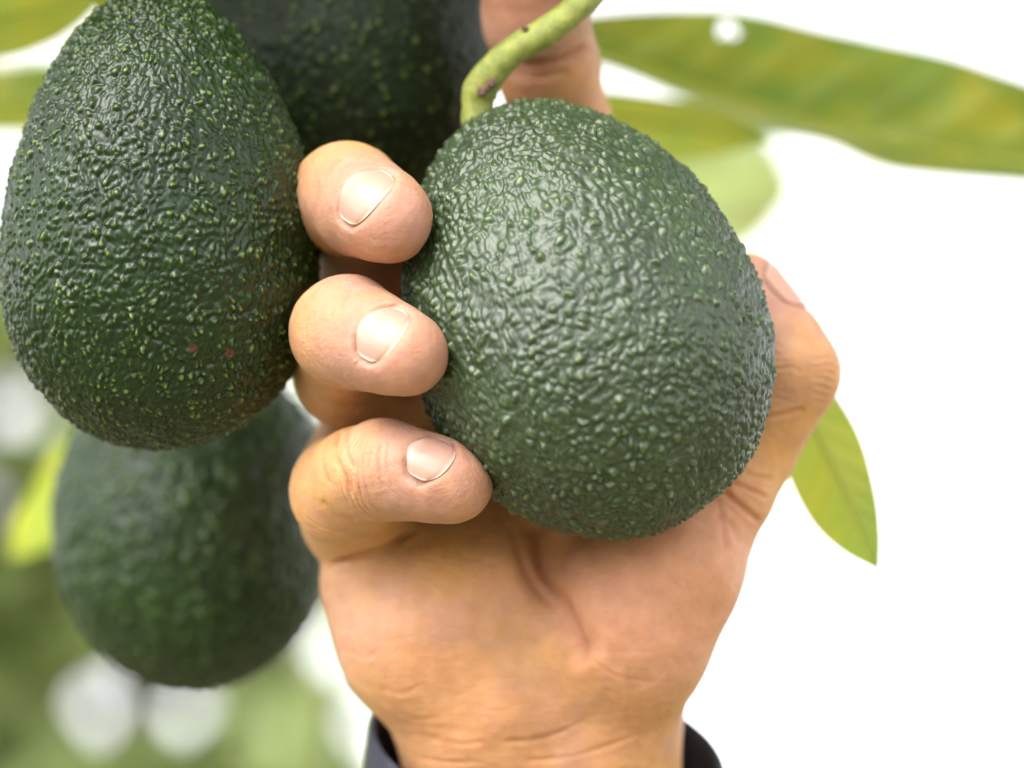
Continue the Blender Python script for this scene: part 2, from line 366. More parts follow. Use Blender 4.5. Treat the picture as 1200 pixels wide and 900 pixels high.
def cone_sdf(sl, a, b, ra, rb):
    x, y, z = coords(sl); a = np.asarray(a, np.float32); d = np.asarray(b, np.float32) - a; dd = float(d @ d) + 1e-9
    t = np.clip(((x - a[0]) * d[0] + (y - a[1]) * d[1] + (z - a[2]) * d[2]) / dd, 0, 1)
    q = (x - a[0] - t * d[0]) ** 2 + (y - a[1] - t * d[1]) ** 2 + (z - a[2] - t * d[2]) ** 2
    return np.sqrt(q) - (ra + (rb - ra) * t)
def chain(F, nodes, k=2.5, margin=12):
    """nodes: list of (point, radius); blended round cones written into field F"""
    for (a, ra), (b, rb) in zip(nodes[:-1], nodes[1:]):
        sl = box_of([np.asarray(a), np.asarray(b)], max(ra, rb) + margin)
        F[sl] = smin(F[sl], cone_sdf(sl, a, b, ra, rb), k)
def fresh(): return np.full(dims, BIG, np.float32)

hand = fresh()
palm = [
    ([(P(575, 1060, -36), 20), (P(592, 900, -31), 16.2), (P(575, 840, -29), 15.5)], 10),
    ([(P(700, 1060, -36), 20), (P(686, 900, -31), 15.6), (P(690, 830, -30), 15.5)], 10),
    ([(P(680, 850, -33), 15), (P(712, 640, -32), 12.5), (P(740, 450, -52), 10.5)], 8),      # index metacarpal
    ([(P(650, 850, -33), 15), (P(640, 650, -32), 13), (P(622, 430, -53), 11)], 8),
    ([(P(610, 850, -33), 15), (P(560, 660, -31), 13), (P(520, 490, -50), 10.5)], 8),
    ([(P(575, 850, -32), 15), (P(480, 680, -34), 12.5), (P(418, 565, -40), 10.0)], 8),
    ([(P(420, 575, -40), 9.5), (P(436, 505, -46), 9.0), (P(500, 480, -50), 9.0)], 6),           # outer knuckle ridge
    ([(P(564, 815, -24), 15.5), (P(495, 745, -22), 15.2), (P(452, 680, -25), 12.5)], 6),      # hypothenar
    ([(P(705, 815, -26), 15.0), (P(733, 735, -18), 16.0), (P(784, 662, -17), 13.5), (P(818, 618, -21), 10.6)], 5),  # thenar
    ([(P(595, 800, -26), 15.5), (P(560, 710, -25), 14.5), (P(535, 650, -29), 12)], 8),             # middle of the palm
    ([(P(760, 640, -38), 12), (P(765, 500, -50), 8)], 8),                                   # web
]
for nodes, k in palm: chain(hand, nodes, k, 16)

FINGERS = {
    # joints: MCP, PIP, DIP, tip; each with radius
    'index': dict(j=[(P(740, 450, -52), 10.5), (P(716, 330, -56), 9.6), (P(682, 215, -54), 10.0), (P(656, 140, -42), 9.5), (P(642, 78, -31), 9.7), (P(628, 22, -24.5), 9.8), (P(618, -18, -20), 8.8)], k=6),
    'middle': dict(j=[(P(622, 430, -53), 11), (P(520, 350, -47), 10.0), (P(432, 290, -31), 10.6), (P(420, 258, -17), 9.1), (P(407, 232, -3), 10.1), (P(425, 241, 6), 9.0), (P(445, 251, 12), 8.2), (P(458, 258, 15), 7.6)], k=6),
    'ring': dict(j=[(P(520, 490, -50), 10.5), (P(470, 460, -38), 9.8), (P(412, 436, -15), 10.4), (P(408, 408, -3), 9.0), (P(406, 389, 8), 9.9), (P(430, 398, 14), 8.8), (P(456, 408, 19), 7.9), (P(477, 415, 22), 7.4)], k=6),
    'pinky': dict(j=[(P(418, 565, -40), 10.5), (P(424, 604, -24), 11.2), (P(404, 574, -6), 9.8), (P(424, 556, 3), 8.6), (P(450, 550, 9), 8.9), (P(485, 556, 12), 7.8), (P(512, 562, 14), 7.3), (P(532, 567, 14.5), 6.9)], k=4.5),
    'thumb': dict(j=[(P(818, 615, -21), 10.4), (P(846, 578, -22), 9.6), (P(876, 528, -25), 9.0), (P(925, 436, -24), 9.5), (P(910, 406, -26), 8.8), (P(892, 376, -28), 8.2), (P(876, 346, -29), 7.9)], k=2.0),
}
for nm, f in FINGERS.items():
    Fd = fresh(); chain(Fd, f['j'], 2.0, 10)
    f['sdf'] = Fd

# fingertip frames for the nails: centre of the tip, pointing direction, outward normal of the nail
NAILS = {
    'middle': dict(T=P(458, 258, 15), d=nrm((0.62, -0.42, 0.66)), n=nrm((-0.42, 0.50, 0.76)), r=7.6, hw=5.7, L=9.4, fwd=2.0),
    'ring': dict(T=P(477, 415, 22), d=nrm((0.75, -0.38, 0.55)), n=nrm((-0.35, 0.45, 0.82)), r=7.4, hw=5.4, L=9.2, fwd=1.8),
    'pinky': dict(T=P(532, 567, 14.5), d=nrm((0.82, -0.30, 0.48)), n=nrm((-0.25, 0.55, 0.80)), r=6.9, hw=4.6, L=8.4, fwd=1.6),
    'thumb': dict(T=P(876, 346, -29), d=nrm((-0.50, 0.86, -0.1)), n=nrm((0.86, 0.44, 0.18)), r=7.9, hw=6.0, L=11.5, fwd=3.0),
    'index': dict(T=P(618, -18, -20), d=nrm((-0.35, 0.86, 0.36)), n=nrm((0.12, 0.4, -0.9)), r=8.8, hw=6.0, L=10.5, fwd=3.0),
}
def sample(F, p):
    q = (np.asarray(p) - lo) / VOX; b = np.clip(np.floor(q).astype(int), 0, dims - 2); f = q - b; r = 0
    for i in (0, 1):
        for j in (0, 1):
            for k in (0, 1):
                w = (f[:, 0] if i else 1 - f[:, 0]) * (f[:, 1] if j else 1 - f[:, 1]) * (f[:, 2] if k else 1 - f[:, 2])
                r = r + w * F[b[:, 0] + i, b[:, 1] + j, b[:, 2] + k]
    return r
for nm, q in NAILS.items():
    q['n'] = nrm(q['n'] - q['d'] * (q['n'] @ q['d'])); q['s'] = np.cross(q['d'], q['n'])
    # measure the back of the fingertip and fit a smooth bed for the nail
    uu, ss = np.meshgrid(np.linspace(-1, 1, 11) * q['hw'], np.linspace(-q['L'] + q['fwd'], q['fwd'] * 0.4, 11)); uu = uu.ravel(); ss = ss.ravel()
    hh = np.full(len(uu), 0.0)
    for h in np.arange(0, 14, 0.15):
        p = q['T'] + ss[:, None] * q['d'] + uu[:, None] * q['s'] + h * q['n']
        hh = np.where(sample(FINGERS[nm]['sdf'], p) < 0, h, hh)
    A = np.stack([np.ones_like(uu), uu, uu ** 2, ss, ss ** 2, uu * ss], 1)
    q['fit'] = np.linalg.lstsq(A, hh, rcond=None)[0]
    q['fit'][4] = max(q['fit'][4], -0.022)
def nail_point(q, u, v, lift=0.0):
    """u -1..1 across, v 0 (root) .. 1 (free edge)"""
    w = q['hw'] * (0.42 + 0.58 * np.sqrt(np.clip(1 - (1 - np.clip(v / 0.45, 0, 1)) ** 2, 0, 1))) * (1 - 0.10 * np.clip((v - .6) / .4, 0, 1) ** 2)
    x = u * w
    s = -q['L'] + q['fwd'] + q['L'] * v
    s = s + (u ** 2) * (-(1.3 + 1.2 * u ** 2) * np.clip((v - .5) / .5, 0, 1) + 1.3 * np.clip(1 - v * 3, 0, 1))
    c = q['fit']
    hgt = c[0] + c[1] * x + c[2] * x ** 2 + c[3] * s + c[4] * s ** 2 + c[5] * x * s
    hgt = hgt + 0.10 + lift - 0.55 * np.clip(1 - v / 0.16, 0, 1) ** 2 - 0.60 * np.abs(u) ** 4 - 0.25 * np.clip((v - .85) / .15, 0, 1) ** 2
    return q['T'] + s[..., None] * q['d'] + x[..., None] * q['s'] + hgt[..., None] * q['n']
for nm, q in NAILS.items():                        # a groove round the root and sides of each nail
    Fd = FINGERS[nm]['sdf']
    # clear the skin that would stand above the plate, leaving a low fold round its root and sides
    gu, gv = np.meshgrid(np.linspace(-1.03, 1.03, 25), np.linspace(0.07, 1.0, 25)); gu = gu.ravel(); gv = gv.ravel()
    base_p = nail_point(q, gu, gv, -0.10) + q['n'] * 1.1
    for c in base_p:
        sl = box_of([c], 2.2); Fd[sl] = smax(Fd[sl], -cone_sdf(sl, c, c + 1e-3, 1.1, 1.1), 0.35)
    vv = np.linspace(0.05, 0.9, 24); uu = np.linspace(-1, 1, 15)
    path = np.vstack([nail_point(q, np.full(24, -1.06), vv[::-1], 0.1), nail_point(q, uu, np.full(15, 0.02), 0.35), nail_point(q, np.full(24, 1.06), vv, 0.1)])
    for a, b in zip(path[:-1], path[1:]):
        sl = box_of([a, b], 2.5)
        Fd[sl] = smax(Fd[sl], -cone_sdf(sl, a, b, 0.35, 0.35), 0.6)

for nm, f in FINGERS.items():
    b = np.asarray(f['j'][0][0], np.float32); x, y, z = coords((slice(None),) * 3)
    kk = 0.7 + f['k'] * np.exp(-(((x - b[0]) ** 2 + (y - b[1]) ** 2 + (z - b[2]) ** 2) / (17.0 ** 2)))
    hand = smin(hand, f['sdf'], kk); del f['sdf']
# the fruit presses into the hand: take its volume away with a soft rim
ax, u_, v_ = avo_frame(MAIN)
x, y, z = coords((slice(None),) * 3)
dx, dy, dz = x - np.float32(MAIN['c'][0]), y - np.float32(MAIN['c'][1]), z - np.float32(MAIN['c'][2])
s_ = (dx * ax[0] + dy * ax[1] + dz * ax[2]).astype(np.float32)
rho = np.sqrt(np.maximum(dx * dx + dy * dy + dz * dz - s_ * s_, 0))
e_ = np.sqrt((rho / (MAIN['Wd'] / 2 + 0.15)) ** 2 + (s_ / (MAIN['L'] / 2 + 0.15)) ** 2)
avo_sd = (e_ - 1) * (MAIN['Wd'] / 2)
hand = smax(hand, -avo_sd, 1.2)
del s_, rho, e_, avo_sd, dx, dy, dz

def surface_nets(F):
    s = F < 0
    cnt = np.zeros(tuple(d - 1 for d in F.shape), np.int8)
    for i in (0, 1):
        for j in (0, 1):
            for k in (0, 1):
                cnt += s[i:F.shape[0] - 1 + i, j:F.shape[1] - 1 + j, k:F.shape[2] - 1 + k]
    act = (cnt > 0) & (cnt < 8); I = np.argwhere(act)
    idx = np.full(act.shape, -1, np.int64); idx[act] = np.arange(len(I))
    acc = np.zeros((len(I), 3)); num = np.zeros(len(I))
    cs = [(i, j, k) for i in (0, 1) for j in (0, 1) for k in (0, 1)]
    val = {c: F[I[:, 0] + c[0], I[:, 1] + c[1], I[:, 2] + c[2]].astype(float) for c in cs}
    for a in cs:
        for d in range(3):
            if a[d] == 0:
                b = list(a); b[d] = 1; b = tuple(b); va, vb = val[a], val[b]
                c = (va < 0) != (vb < 0); t = np.where(c, va / np.where(c, va - vb, 1), 0)
                p = np.zeros((len(I), 3)); p += a; p[:, d] += t
                acc += p * c[:, None]; num += c
    V = lo + VOX * (I + acc / num[:, None])
    Q = []
    for d in range(3):
        a = [slice(None)] * 3; b = [slice(None)] * 3; a[d] = slice(0, -1); b[d] = slice(1, None)
        ch = s[tuple(a)] != s[tuple(b)]; E = np.argwhere(ch)
        e1, e2 = [(1, 2), (2, 0), (0, 1)][d]
        ok = (E[:, e1] > 0) & (E[:, e2] > 0) & (E[:, e1] < F.shape[e1] - 1) & (E[:, e2] < F.shape[e2] - 1); E = E[ok]
        inside = s[E[:, 0], E[:, 1], E[:, 2]]
        def at(o1, o2):
            k = E.copy(); k[:, e1] -= o1; k[:, e2] -= o2; return idx[k[:, 0], k[:, 1], k[:, 2]]
        q = np.stack([at(1, 1), at(0, 1), at(0, 0), at(1, 0)], 1)
        q[~inside] = q[~inside][:, ::-1]; Q.append(q)
    Q = np.concatenate(Q)
    return V, Q[(Q >= 0).all(1)]
HV, HF = surface_nets(hand)
# keep only the connected piece and relax it a little
def neighbours_mean(V, F):
    a = np.zeros_like(V); c = np.zeros(len(V))
    for i in range(4):
        j = (i + 1) % 4
        for d in range(3): a[:, d] += np.bincount(F[:, i], V[F[:, j], d], len(V)) + np.bincount(F[:, j], V[F[:, i], d], len(V))
        c += np.bincount(F[:, i], minlength=len(V)) + np.bincount(F[:, j], minlength=len(V))
    return a / c[:, None]
for it in range(2):
    HV = HV + 0.5 * (neighbours_mean(HV, HF) - HV); HV = HV - 0.52 * (neighbours_mean(HV, HF) - HV) * (it < 1)
def vertex_normals(V, F):
    n = np.cross(V[F[:, 2]] - V[F[:, 0]], V[F[:, 3]] - V[F[:, 1]]); o = np.zeros_like(V)
    for i in range(4):
        for d in range(3): o[:, d] += np.bincount(F[:, i], n[:, d], len(V))
    return o / (np.linalg.norm(o, axis=1)[:, None] + 1e-12)
# finer mesh: split every quad in four
def refine(V, F):
    e = np.concatenate([np.sort(F[:, [i, (i + 1) % 4]], 1) for i in range(4)])
    key = e[:, 0] * len(V) + e[:, 1]; u, first, inv = np.unique(key, return_index=True, return_inverse=True)
    E = e[first]; n = len(V); m = len(F)
    # smooth edge and vertex points (Catmull-Clark)
    fc = V[F].mean(1); fid = np.tile(np.arange(m), 4)
    cnt = np.bincount(inv, minlength=len(u))[:, None]
    fe = np.stack([np.bincount(inv, fc[fid, d], len(u)) for d in range(3)], 1) / cnt
    ep = 0.25 * (V[E[:, 0]] + V[E[:, 1]]) + 0.5 * fe
    nf = np.bincount(F.ravel(), minlength=n)[:, None]
    fa = np.stack([np.bincount(F.ravel(), np.repeat(fc[:, d], 4), n) for d in range(3)], 1) / nf
    mid = 0.5 * (V[E[:, 0]] + V[E[:, 1]]); ne = np.bincount(E.ravel(), minlength=n)[:, None]
    ra = np.stack([np.bincount(E.ravel(), np.repeat(mid[:, d], 2), n) for d in range(3)], 1) / ne
    V2 = (fa + 2 * ra + (nf - 3) * V) / nf
    ei = inv.reshape(4, m) + n + m
    c = np.arange(m) + n
    F2 = np.concatenate([np.stack([F[:, i], ei[i], c, ei[i - 1]], 1) for i in range(4)])
    return np.vstack([V2, fc, ep]), F2
HV, HF = refine(HV, HF)
HN = vertex_normals(HV, HF)
if (HN * (HV - HV.mean(0))).sum() < 0: HF = HF[:, ::-1]; HN = -HN

# creases of the skin, drawn where the photograph shows them and pressed into the surface
fz = D / (D - HV[:, 2]); PX = 600 + HV[:, 0] * fz / S; PY = 450 - HV[:, 1] * fz / S
def poly_dist(pts, n=40):
    c = spline(np.array(pts, float), n); d = np.full(len(PX), 1e9); t = np.zeros(len(PX))
    x0, y0 = c.min(0) - 80; x1, y1 = c.max(0) + 80
    m = np.where((PX > x0) & (PX < x1) & (PY > y0) & (PY < y1))[0]
    dm = np.full(len(m), 1e9); tm = np.zeros(len(m))
    for i in range(n - 1):
        a, b = c[i], c[i + 1]; ab = b - a
        tt = np.clip(((PX[m] - a[0]) * ab[0] + (PY[m] - a[1]) * ab[1]) / (ab @ ab + 1e-9), 0, 1)
        q = np.hypot(PX[m] - a[0] - tt * ab[0], PY[m] - a[1] - tt * ab[1])
        k = q < dm; dm = np.where(k, q, dm); tm = np.where(k, (i + tt) / (n - 1), tm)
    d[m] = dm; t[m] = tm
    return d, t
CREASES = [
    # (points in photo pixels, half width in px, depth mm, z range)
    ([(624, 590), (640, 660), (662, 720), (690, 785)], 24, 2.5, None), ([(626, 596), (640, 660), (662, 720), (690, 785)], 6.5, 0.65, None),
    ([(598, 605), (618, 665), (645, 715), (668, 760)], 12, 0.5, None), ([(598, 610), (618, 665), (645, 715)], 6, 0.3, None),
    ([(385, 661), (420, 653), (455, 640), (492, 618)], 4, 0.8, (-40, 30)),
    ([(846, 574), (868, 592), (892, 612)], 3.5, 0.9, None), ([(854, 562), (880, 574), (902, 584)], 3, 0.45, None),
    ([(862, 545), (880, 556), (908, 562)], 3, 0.3, None), ([(885, 488), (915, 486), (945, 478)], 3, 0.4, None),
    ([(840, 600), (858, 615), (868, 640)], 4, 0.3, None), ([(835, 580), (846, 600), (850, 620)], 3, 0.2, None),
    ([(560, 876), (640, 868), (690, 846), (722, 812)], 16, 0.3, None), ([(585, 870), (640, 864), (688, 844)], 3, 0.25, None),
    ([(468, 832), (490, 842), (520, 840)], 3, 0.16, None), ([(500, 864), (540, 872), (572, 868)], 3, 0.14, None),
    ([(610, 892), (680, 884), (750, 860)], 3, 0.22, None), ([(490, 888), (520, 893), (570, 894)], 3, 0.15, None),
    ([(690, 772), (722, 792), (754, 800)], 3, 0.12, None),
    ([(700, 720), (732, 742), (760, 772)], 9, 0.22, None), ([(730, 800), (765, 795), (800, 770)], 20, 0.45, None),
    ([(410, 762), (430, 770), (450, 758)], 3, 0.08, None), ([(445, 806), (470, 812), (496, 800)], 3, 0.1, None),
    # knuckle lines of the curled fingers
    ([(374, 210), (386, 196), (402, 186)], 3, 0.25, (-15, 40)), ([(366, 222), (372, 210)], 3, 0.2, (-15, 40)),
    ([(400, 196), (420, 190), (448, 193)], 2.5, 0.15, (-15, 40)),
    ([(398, 365), (404, 350), (416, 338)], 3, 0.25, (-10, 40)), ([(386, 372), (392, 356)], 3, 0.2, (-10, 40)),
    ([(398, 500), (392, 530), (404, 560), (413, 585)], 3.5, 0.45, (-10, 40)), ([(386, 510), (378, 540), (388, 572)], 3.5, 0.3, (-10, 40)),
    ([(410, 495), (405, 525), (416, 552)], 3, 0.3, (-10, 40)), ([(448, 518), (444, 545), (450, 575)], 3, 0.25, (-5, 40)),
    ([(456, 515), (453, 545), (460, 572)], 2.5, 0.18, (-5, 40)), ([(376, 585), (395, 605), (420, 612)], 4, 0.3, (-15, 40)),
    # pad of the raised forefinger
    ([(586, 70), (620, 78), (660, 70), (692, 52)], 6, 0.7, None), ([(590, 82), (625, 90), (670, 82)], 5, 0.4, None),
    ([(840, 600), (850, 625), (850, 650)], 5, 0.3, None),
]
crease_amt = np.zeros(len(HV)); shift = np.zeros(len(HV))
front = sstep(0.05, 0.3, HN[:, 2])
for pts, hw, dep, zr in CREASES:
    d, t = poly_dist(pts)
    g_ = np.exp(-(d / hw) ** 2 * 1.2) * sstep(0, 0.12, t) * sstep(1, 0.85, t)
    if hw < 6: g_ = g_ * (0.45 + 0.9 * vnoise(np.stack([PX / 14, PY / 14, 0 * PX], 1), 77))
    rim = np.exp(-((d - hw * 2) / (hw * 1.1)) ** 2) * sstep(0, 0.15, t) * sstep(1, 0.85, t) * (d < 1e8)
    w_ = front * (1 if zr is None else ((HV[:, 2] > zr[0]) & (HV[:, 2] < zr[1])))
    shift += (-dep * g_ + 0.22 * dep * rim) * w_
    crease_amt = np.maximum(crease_amt, g_ * w_ * min(1, dep / 0.8) * (hw < 10))
# broad, soft unevenness plus small wrinkles of the wrist and heel of the hand
shift += 0.55 * (vnoise(HV / 9.0, 41) - 0.5) + 0.10 * (vnoise(HV / np.array([5.0, 1.6, 5.0]), 42) - 0.5) * sstep(-38, -55, HV[:, 1])
shift += 0.10 * (vnoise(HV / 1.6, 43) - 0.5)
rr_ = vnoise(HV / np.array([4.5, 1.1, 4.0]) + 0.8 * vnoise(HV / 5, 45)[:, None], 44); shift -= 0.06 * sstep(0.62, 0.8, rr_) * sstep(-30, -50, HV[:, 1])
for nm, ji, amp_, half in (('middle', 4, 0.36, 5.0), ('ring', 4, 0.36, 5.0), ('pinky', 4, 0.30, 4.2), ('pinky', 2, 0.34, 5.0), ('thumb', 3, 0.30, 6.0), ('index', 4, 0.22, 5.0)):
    J = FINGERS[nm]['j']; c = np.asarray(J[ji][0]); d_ = nrm(np.asarray(J[ji + 1][0]) - np.asarray(J[ji - 1][0]))
    rel = HV - c; r_ = np.linalg.norm(rel, axis=1); m_ = np.where(r_ < 17)[0]; rel = rel[m_]
    t_ = rel @ d_ + 1.6 * (vnoise(HV[m_] / 3.5, 81) - 0.5)
    win = np.exp(-(t_ / half) ** 2) * sstep(17, 13, r_[m_]) * sstep(-0.2, 0.5, HN[m_, 2])
    ph_ = t_ / 1.35 + 0.7 * vnoise(np.c_[t_ / 2.2, rel[:, 0] / 9, rel[:, 1] / 9], 82)
    ln = np.exp(-((ph_ - np.round(ph_)) / 0.17) ** 2)
    brk = sstep(0.30, 0.60, vnoise(HV[m_] / np.array([3.2, 3.2, 3.2]) + ji, 83))
    shift[m_] -= amp_ * ln * win * brk; crease_amt[m_] = np.maximum(crease_amt[m_], 0.35 * ln * win * brk)
HV = HV + HN * shift[:, None]
# colour of the skin itself: yellowish palm, rosier fingertips, knuckles and thenar
base = np.array([0.55, 0.278, 0.135]); rosy = np.array([0.42, 0.228, 0.160]); yellow = np.array([0.56, 0.305, 0.098])
mixy = sstep(0.35, 0.7, vnoise(HV / 16 + 2, 51)) * 0.6
red = 0.45 * sstep(0.45, 0.75, vnoise(HV / 11 + 9, 52))
for nm, q in NAILS.items():
    red = np.maximum(red, 1.0 * sstep(30, 9, np.linalg.norm(HV - q['T'], axis=1)))
for c, r, w_ in ((P(780, 670, -8), 30, 0.9), (P(430, 720, -10), 18, 0.6), (P(920, 440, -20), 16, 0.5), (P(640, 820, -10), 14, 0.35)):
    red = np.maximum(red, w_ * sstep(r, r * .3, np.linalg.norm(HV - c, axis=1)))
fleck = vnoise(HV / 2.4, 91) * 0.6 + vnoise(HV / 5.5, 92) * 0.4
colr = base + (yellow - base) * mixy[:, None]; red = np.clip(red + 0.8 * (fleck - 0.5), 0, 1.15); colr = colr + (rosy - colr) * red[:, None]
for nm, q in NAILS.items():
    w_ = 0.55 * sstep(13, 4, np.linalg.norm(HV - (q['T'] - q['n'] * 3), axis=1)); colr = colr + (np.array([0.50, 0.225, 0.145]) - colr) * w_[:, None]
th_ = 0.8 * sstep(30, 12, np.linalg.norm(HV - P(785, 670, -8), axis=1)); colr = colr + (np.array([0.57, 0.278, 0.165]) - colr) * th_[:, None]
colr = colr * (1 + 0.14 * (fleck - 0.5))[:, None]
colr = colr * (1 - crease_amt[:, None] * np.array([0.10, 0.28, 0.30]))
person = empty('person', P(640, 880, -30), 'bare right hand reaching up out of a dark navy cuff, gripping the avocado', 'hand')
ho = mesh_obj('hand', HV, HF, M_SKIN, person, {'col': colr})
ho['_o'] = person['_o']
for nm, q in NAILS.items():
    nu, nv = 25, 29
    U, Vv = np.meshgrid(np.linspace(-1, 1, nu), np.linspace(0, 1, nv), indexing='ij')
    ridge = 0.02 * np.sin(U * 23)
    topv = nail_point(q, U.ravel(), Vv.ravel(), 0.0) + (ridge.ravel() * (1 - U.ravel() ** 2))[:, None] * q['n']
    botv = nail_point(q, U.ravel(), Vv.ravel(), -0.75)
    F = grid_faces(nu, nv); n_ = nu * nv
    ring = [i * nv for i in range(nu)] + [(nu - 1) * nv + j for j in range(1, nv)] + [i * nv + nv - 1 for i in range(nu - 2, -1, -1)] + [j for j in range(nv - 2, 0, -1)]
    side = np.array([(a, b, b + n_, a + n_) for a, b in zip(ring, ring[1:] + ring[:1])])
    F = np.vstack([F, F[:, ::-1] + n_, side])
    pink = np.array([0.48, 0.265, 0.21]); pale = np.array([0.53, 0.37, 0.30])
    edge = sstep(0.92, 0.98, Vv - 0.06 * U ** 2 + 0.02).ravel(); lun = sstep(0.36, 0.15, Vv + 0.25 * U ** 2).ravel() * 0.7
    c = pink + (pale - pink) * np.maximum(edge, lun)[:, None]
    mesh_obj('fingernail', np.vstack([topv, botv]), F, M_NAIL, ho, {'col': np.vstack([c, c])})

# cuff of the jacket round the wrist: a hem ring that dips towards the lens
def cuff():
    nu, nv = 96, 60
    a = np.linspace(0, 2 * np.pi, nu, endpoint=False)[:, None]; v = np.linspace(0, 1, nv)[None]
    c0 = P(641, 878, -31)
    out = []
    for wall in (0, 1):
        ra = 34.0 - 1.6 * wall + 7 * v; rb = 26.0 - 1.6 * wall + 6 * v
        hem = 13.0 * -np.sin(a) - 4.5 * np.cos(a)            # rear high, front low, left a little higher
        y = c0[1] + hem * (1 - 0.4 * v) - 85 * v + 0.5 * np.sin(3 * a + 1)
        fold = 1.2 * np.sin(5 * a + 9 * v) * v + 0.7 * np.sin(2 * a + 26 * v) * sstep(0, .2, v)
        X = c0[0] + (ra + fold) * np.cos(a) + 0 * v - 3 * v; Z = c0[2] + (rb + fold) * np.sin(a) - 10 * v
        out.append(np.stack([X, y + 0 * X, Z], -1))
    # out[0]: sin(a)>0 is the side towards the lens
    o, i = out
    roll = [o[:, 0] + (i[:, 0] - o[:, 0]) * t + np.array([0, 1.0 * math.sin(math.pi * t), 0]) for t in (0.25, 0.5, 0.75)]
    allv = np.concatenate([o[:, ::-1], np.stack(roll, 1), i], 1)
    n2 = allv.shape[1]
    seam = np.exp(-((np.arange(n2) - (nv - 8)) / 1.2) ** 2) * 0.5
    ctr = np.array([c0[0], 0, c0[2]]); rad = allv - ctr; rad[..., 1] = 0; rad /= np.linalg.norm(rad, axis=-1, keepdims=True)
    allv = allv - rad * seam[None, :, None]
    return allv.reshape(-1, 3), grid_faces(nu, n2, True)
cv, cf = cuff()
mesh_obj('jacket_sleeve', cv, cf, M_CLOTH, person)

# ------------------------------------------------------------------ leaves
def leaf(name, left, mid, right, mat, label, parent_label=None, n=70, m=21, hole=None, wave=1.0, seed=0, rnd=0.5, rib=0.9, curl=0.0, serial=True):
    L, Mi, R = (spline([P(*q) for q in pts], n) for pts in (left, mid, right))
    V = []; ve = []
    w = np.linspace(-1, 1, m)
    for i in range(n):
        for t in w:
            e = L[i] if t < 0 else R[i]; k = abs(t)
            p = Mi[i] + (e - Mi[i]) * k * min(1.0, 0.04 + (i / (n - 1)) / 0.14) ** 0.7
            V.append(p); 
    V = np.array(V)
    tt = np.repeat(np.linspace(0, 1, n), m); ww = np.tile(w, n)
    # pinnate veins running forward from the midrib
    ph = (tt * 11 - np.abs(ww) * 1.6 + np.where(ww > 0, 0.5, 0)); fr = np.abs(ph - np.round(ph))
    vein = np.exp(-(fr / 0.07) ** 2) * (1 - 0.6 * np.abs(ww)) * 0.7
    vein = np.maximum(vein, np.exp(-(np.abs(ww) / 0.08) ** 2) * 0.9)
    bul = (0.5 - np.exp(-(fr / 0.2) ** 2)) * np.sin(np.pi * np.clip(np.abs(ww), 0, 1)) * 0.9
    nz = (vnoise(V / 14.0, seed + 60) - 0.5) * 4.0
    V[:, 2] += wave * (bul + nz) + curl * (ww ** 2)
    F = grid_faces(n, m)
    if hole is not None:
        c = V[F].mean(1); f = D / (D - c[:, 2]); hx = 600 + c[:, 0] * f / S; hy = 450 - c[:, 1] * f / S
        ha = np.arctan2(hy - hole[1], hx - hole[0]); F = F[((hx - hole[0]) / hole[2]) ** 2 + ((hy - hole[1]) / hole[3]) ** 2 > 1 + 0.35 * np.sin(2 * ha + 1) + 0.25 * np.sin(3 * ha)]
    e = empty('avocado_leaf', P(*mid[0]), label, 'leaf', 'leaves of the avocado tree')
    bl = mesh_obj('blade', V, F, mat, e, {'vein': vein, 'rnd': np.full(len(V), rnd)})
    path = V.reshape(n, m, 3)[:, m // 2] + np.array([0, 0, rib * 0.35])
    rv, rf = tube(path, np.linspace(rib, rib * .25, n), 10)
    mesh_obj('midrib', rv, rf, M_RIB, e, {'vein': np.full(len(rv), 0.3), 'rnd': np.full(len(rv), rnd + .1)})
    return e
leaf('avocado_leaf',
     [(560, 62, -143), (640, 26, -146), (720, 14, -149), (800, 11, -149), (880, 15, -148), (980, 38, -146), (1090, 62, -143), (1200, 94, -139), (1310, 140, -132)],
     [(560, 66, -139), (640, 50, -139), (720, 64, -137), (800, 96, -135), (880, 124, -133), (980, 152, -131), (1090, 173, -129), (1200, 192, -127), (1315, 208, -125)],
     [(560, 70, -147), (640, 66, -153), (720, 82, -155), (800, 116, -157), (880, 150, -157), (970, 170, -153), (1050, 200, -149), (1190, 214, -145), (1318, 226, -141)],
     M_LEAF, 'large backlit leaf with a small hole, spreading along the top right', n=170, m=61, hole=(853, 35, 10, 9), seed=1, rnd=0.62, rib=1.4, wave=1.5)
leaf('avocado_leaf',
     [(600, 90, -130), (700, 104, -130), (790, 116, -130), (850, 132, -130), (902, 160, -128)],
     [(600, 130, -130), (700, 138, -130), (790, 148, -130), (850, 156, -130), (904, 162, -128)],
     [(600, 160, -130), (700, 182, -130), (790, 188, -130), (850, 180, -130), (906, 164, -128)],
     M_LEAF_YOUNG, 'yellow-green leaf tucked under the large holed leaf, beside the forefinger', seed=2, rnd=0.45, wave=0.5)
leaf('avocado_leaf',
     [(720, 190, -420), (790, 160, -425), (850, 146, -430), (905, 166, -430), (932, 216, -430)],
     [(730, 250, -412), (800, 228, -414), (860, 210, -420), (905, 210, -426), (932, 222, -430)],
     [(760, 330, -420), (830, 318, -422), (885, 286, -424), (915, 254, -428), (932, 228, -430)],
     M_LEAF_BG, 'pale blurred leaf seen above the thumb, behind the held avocado', seed=3, rnd=0.9)
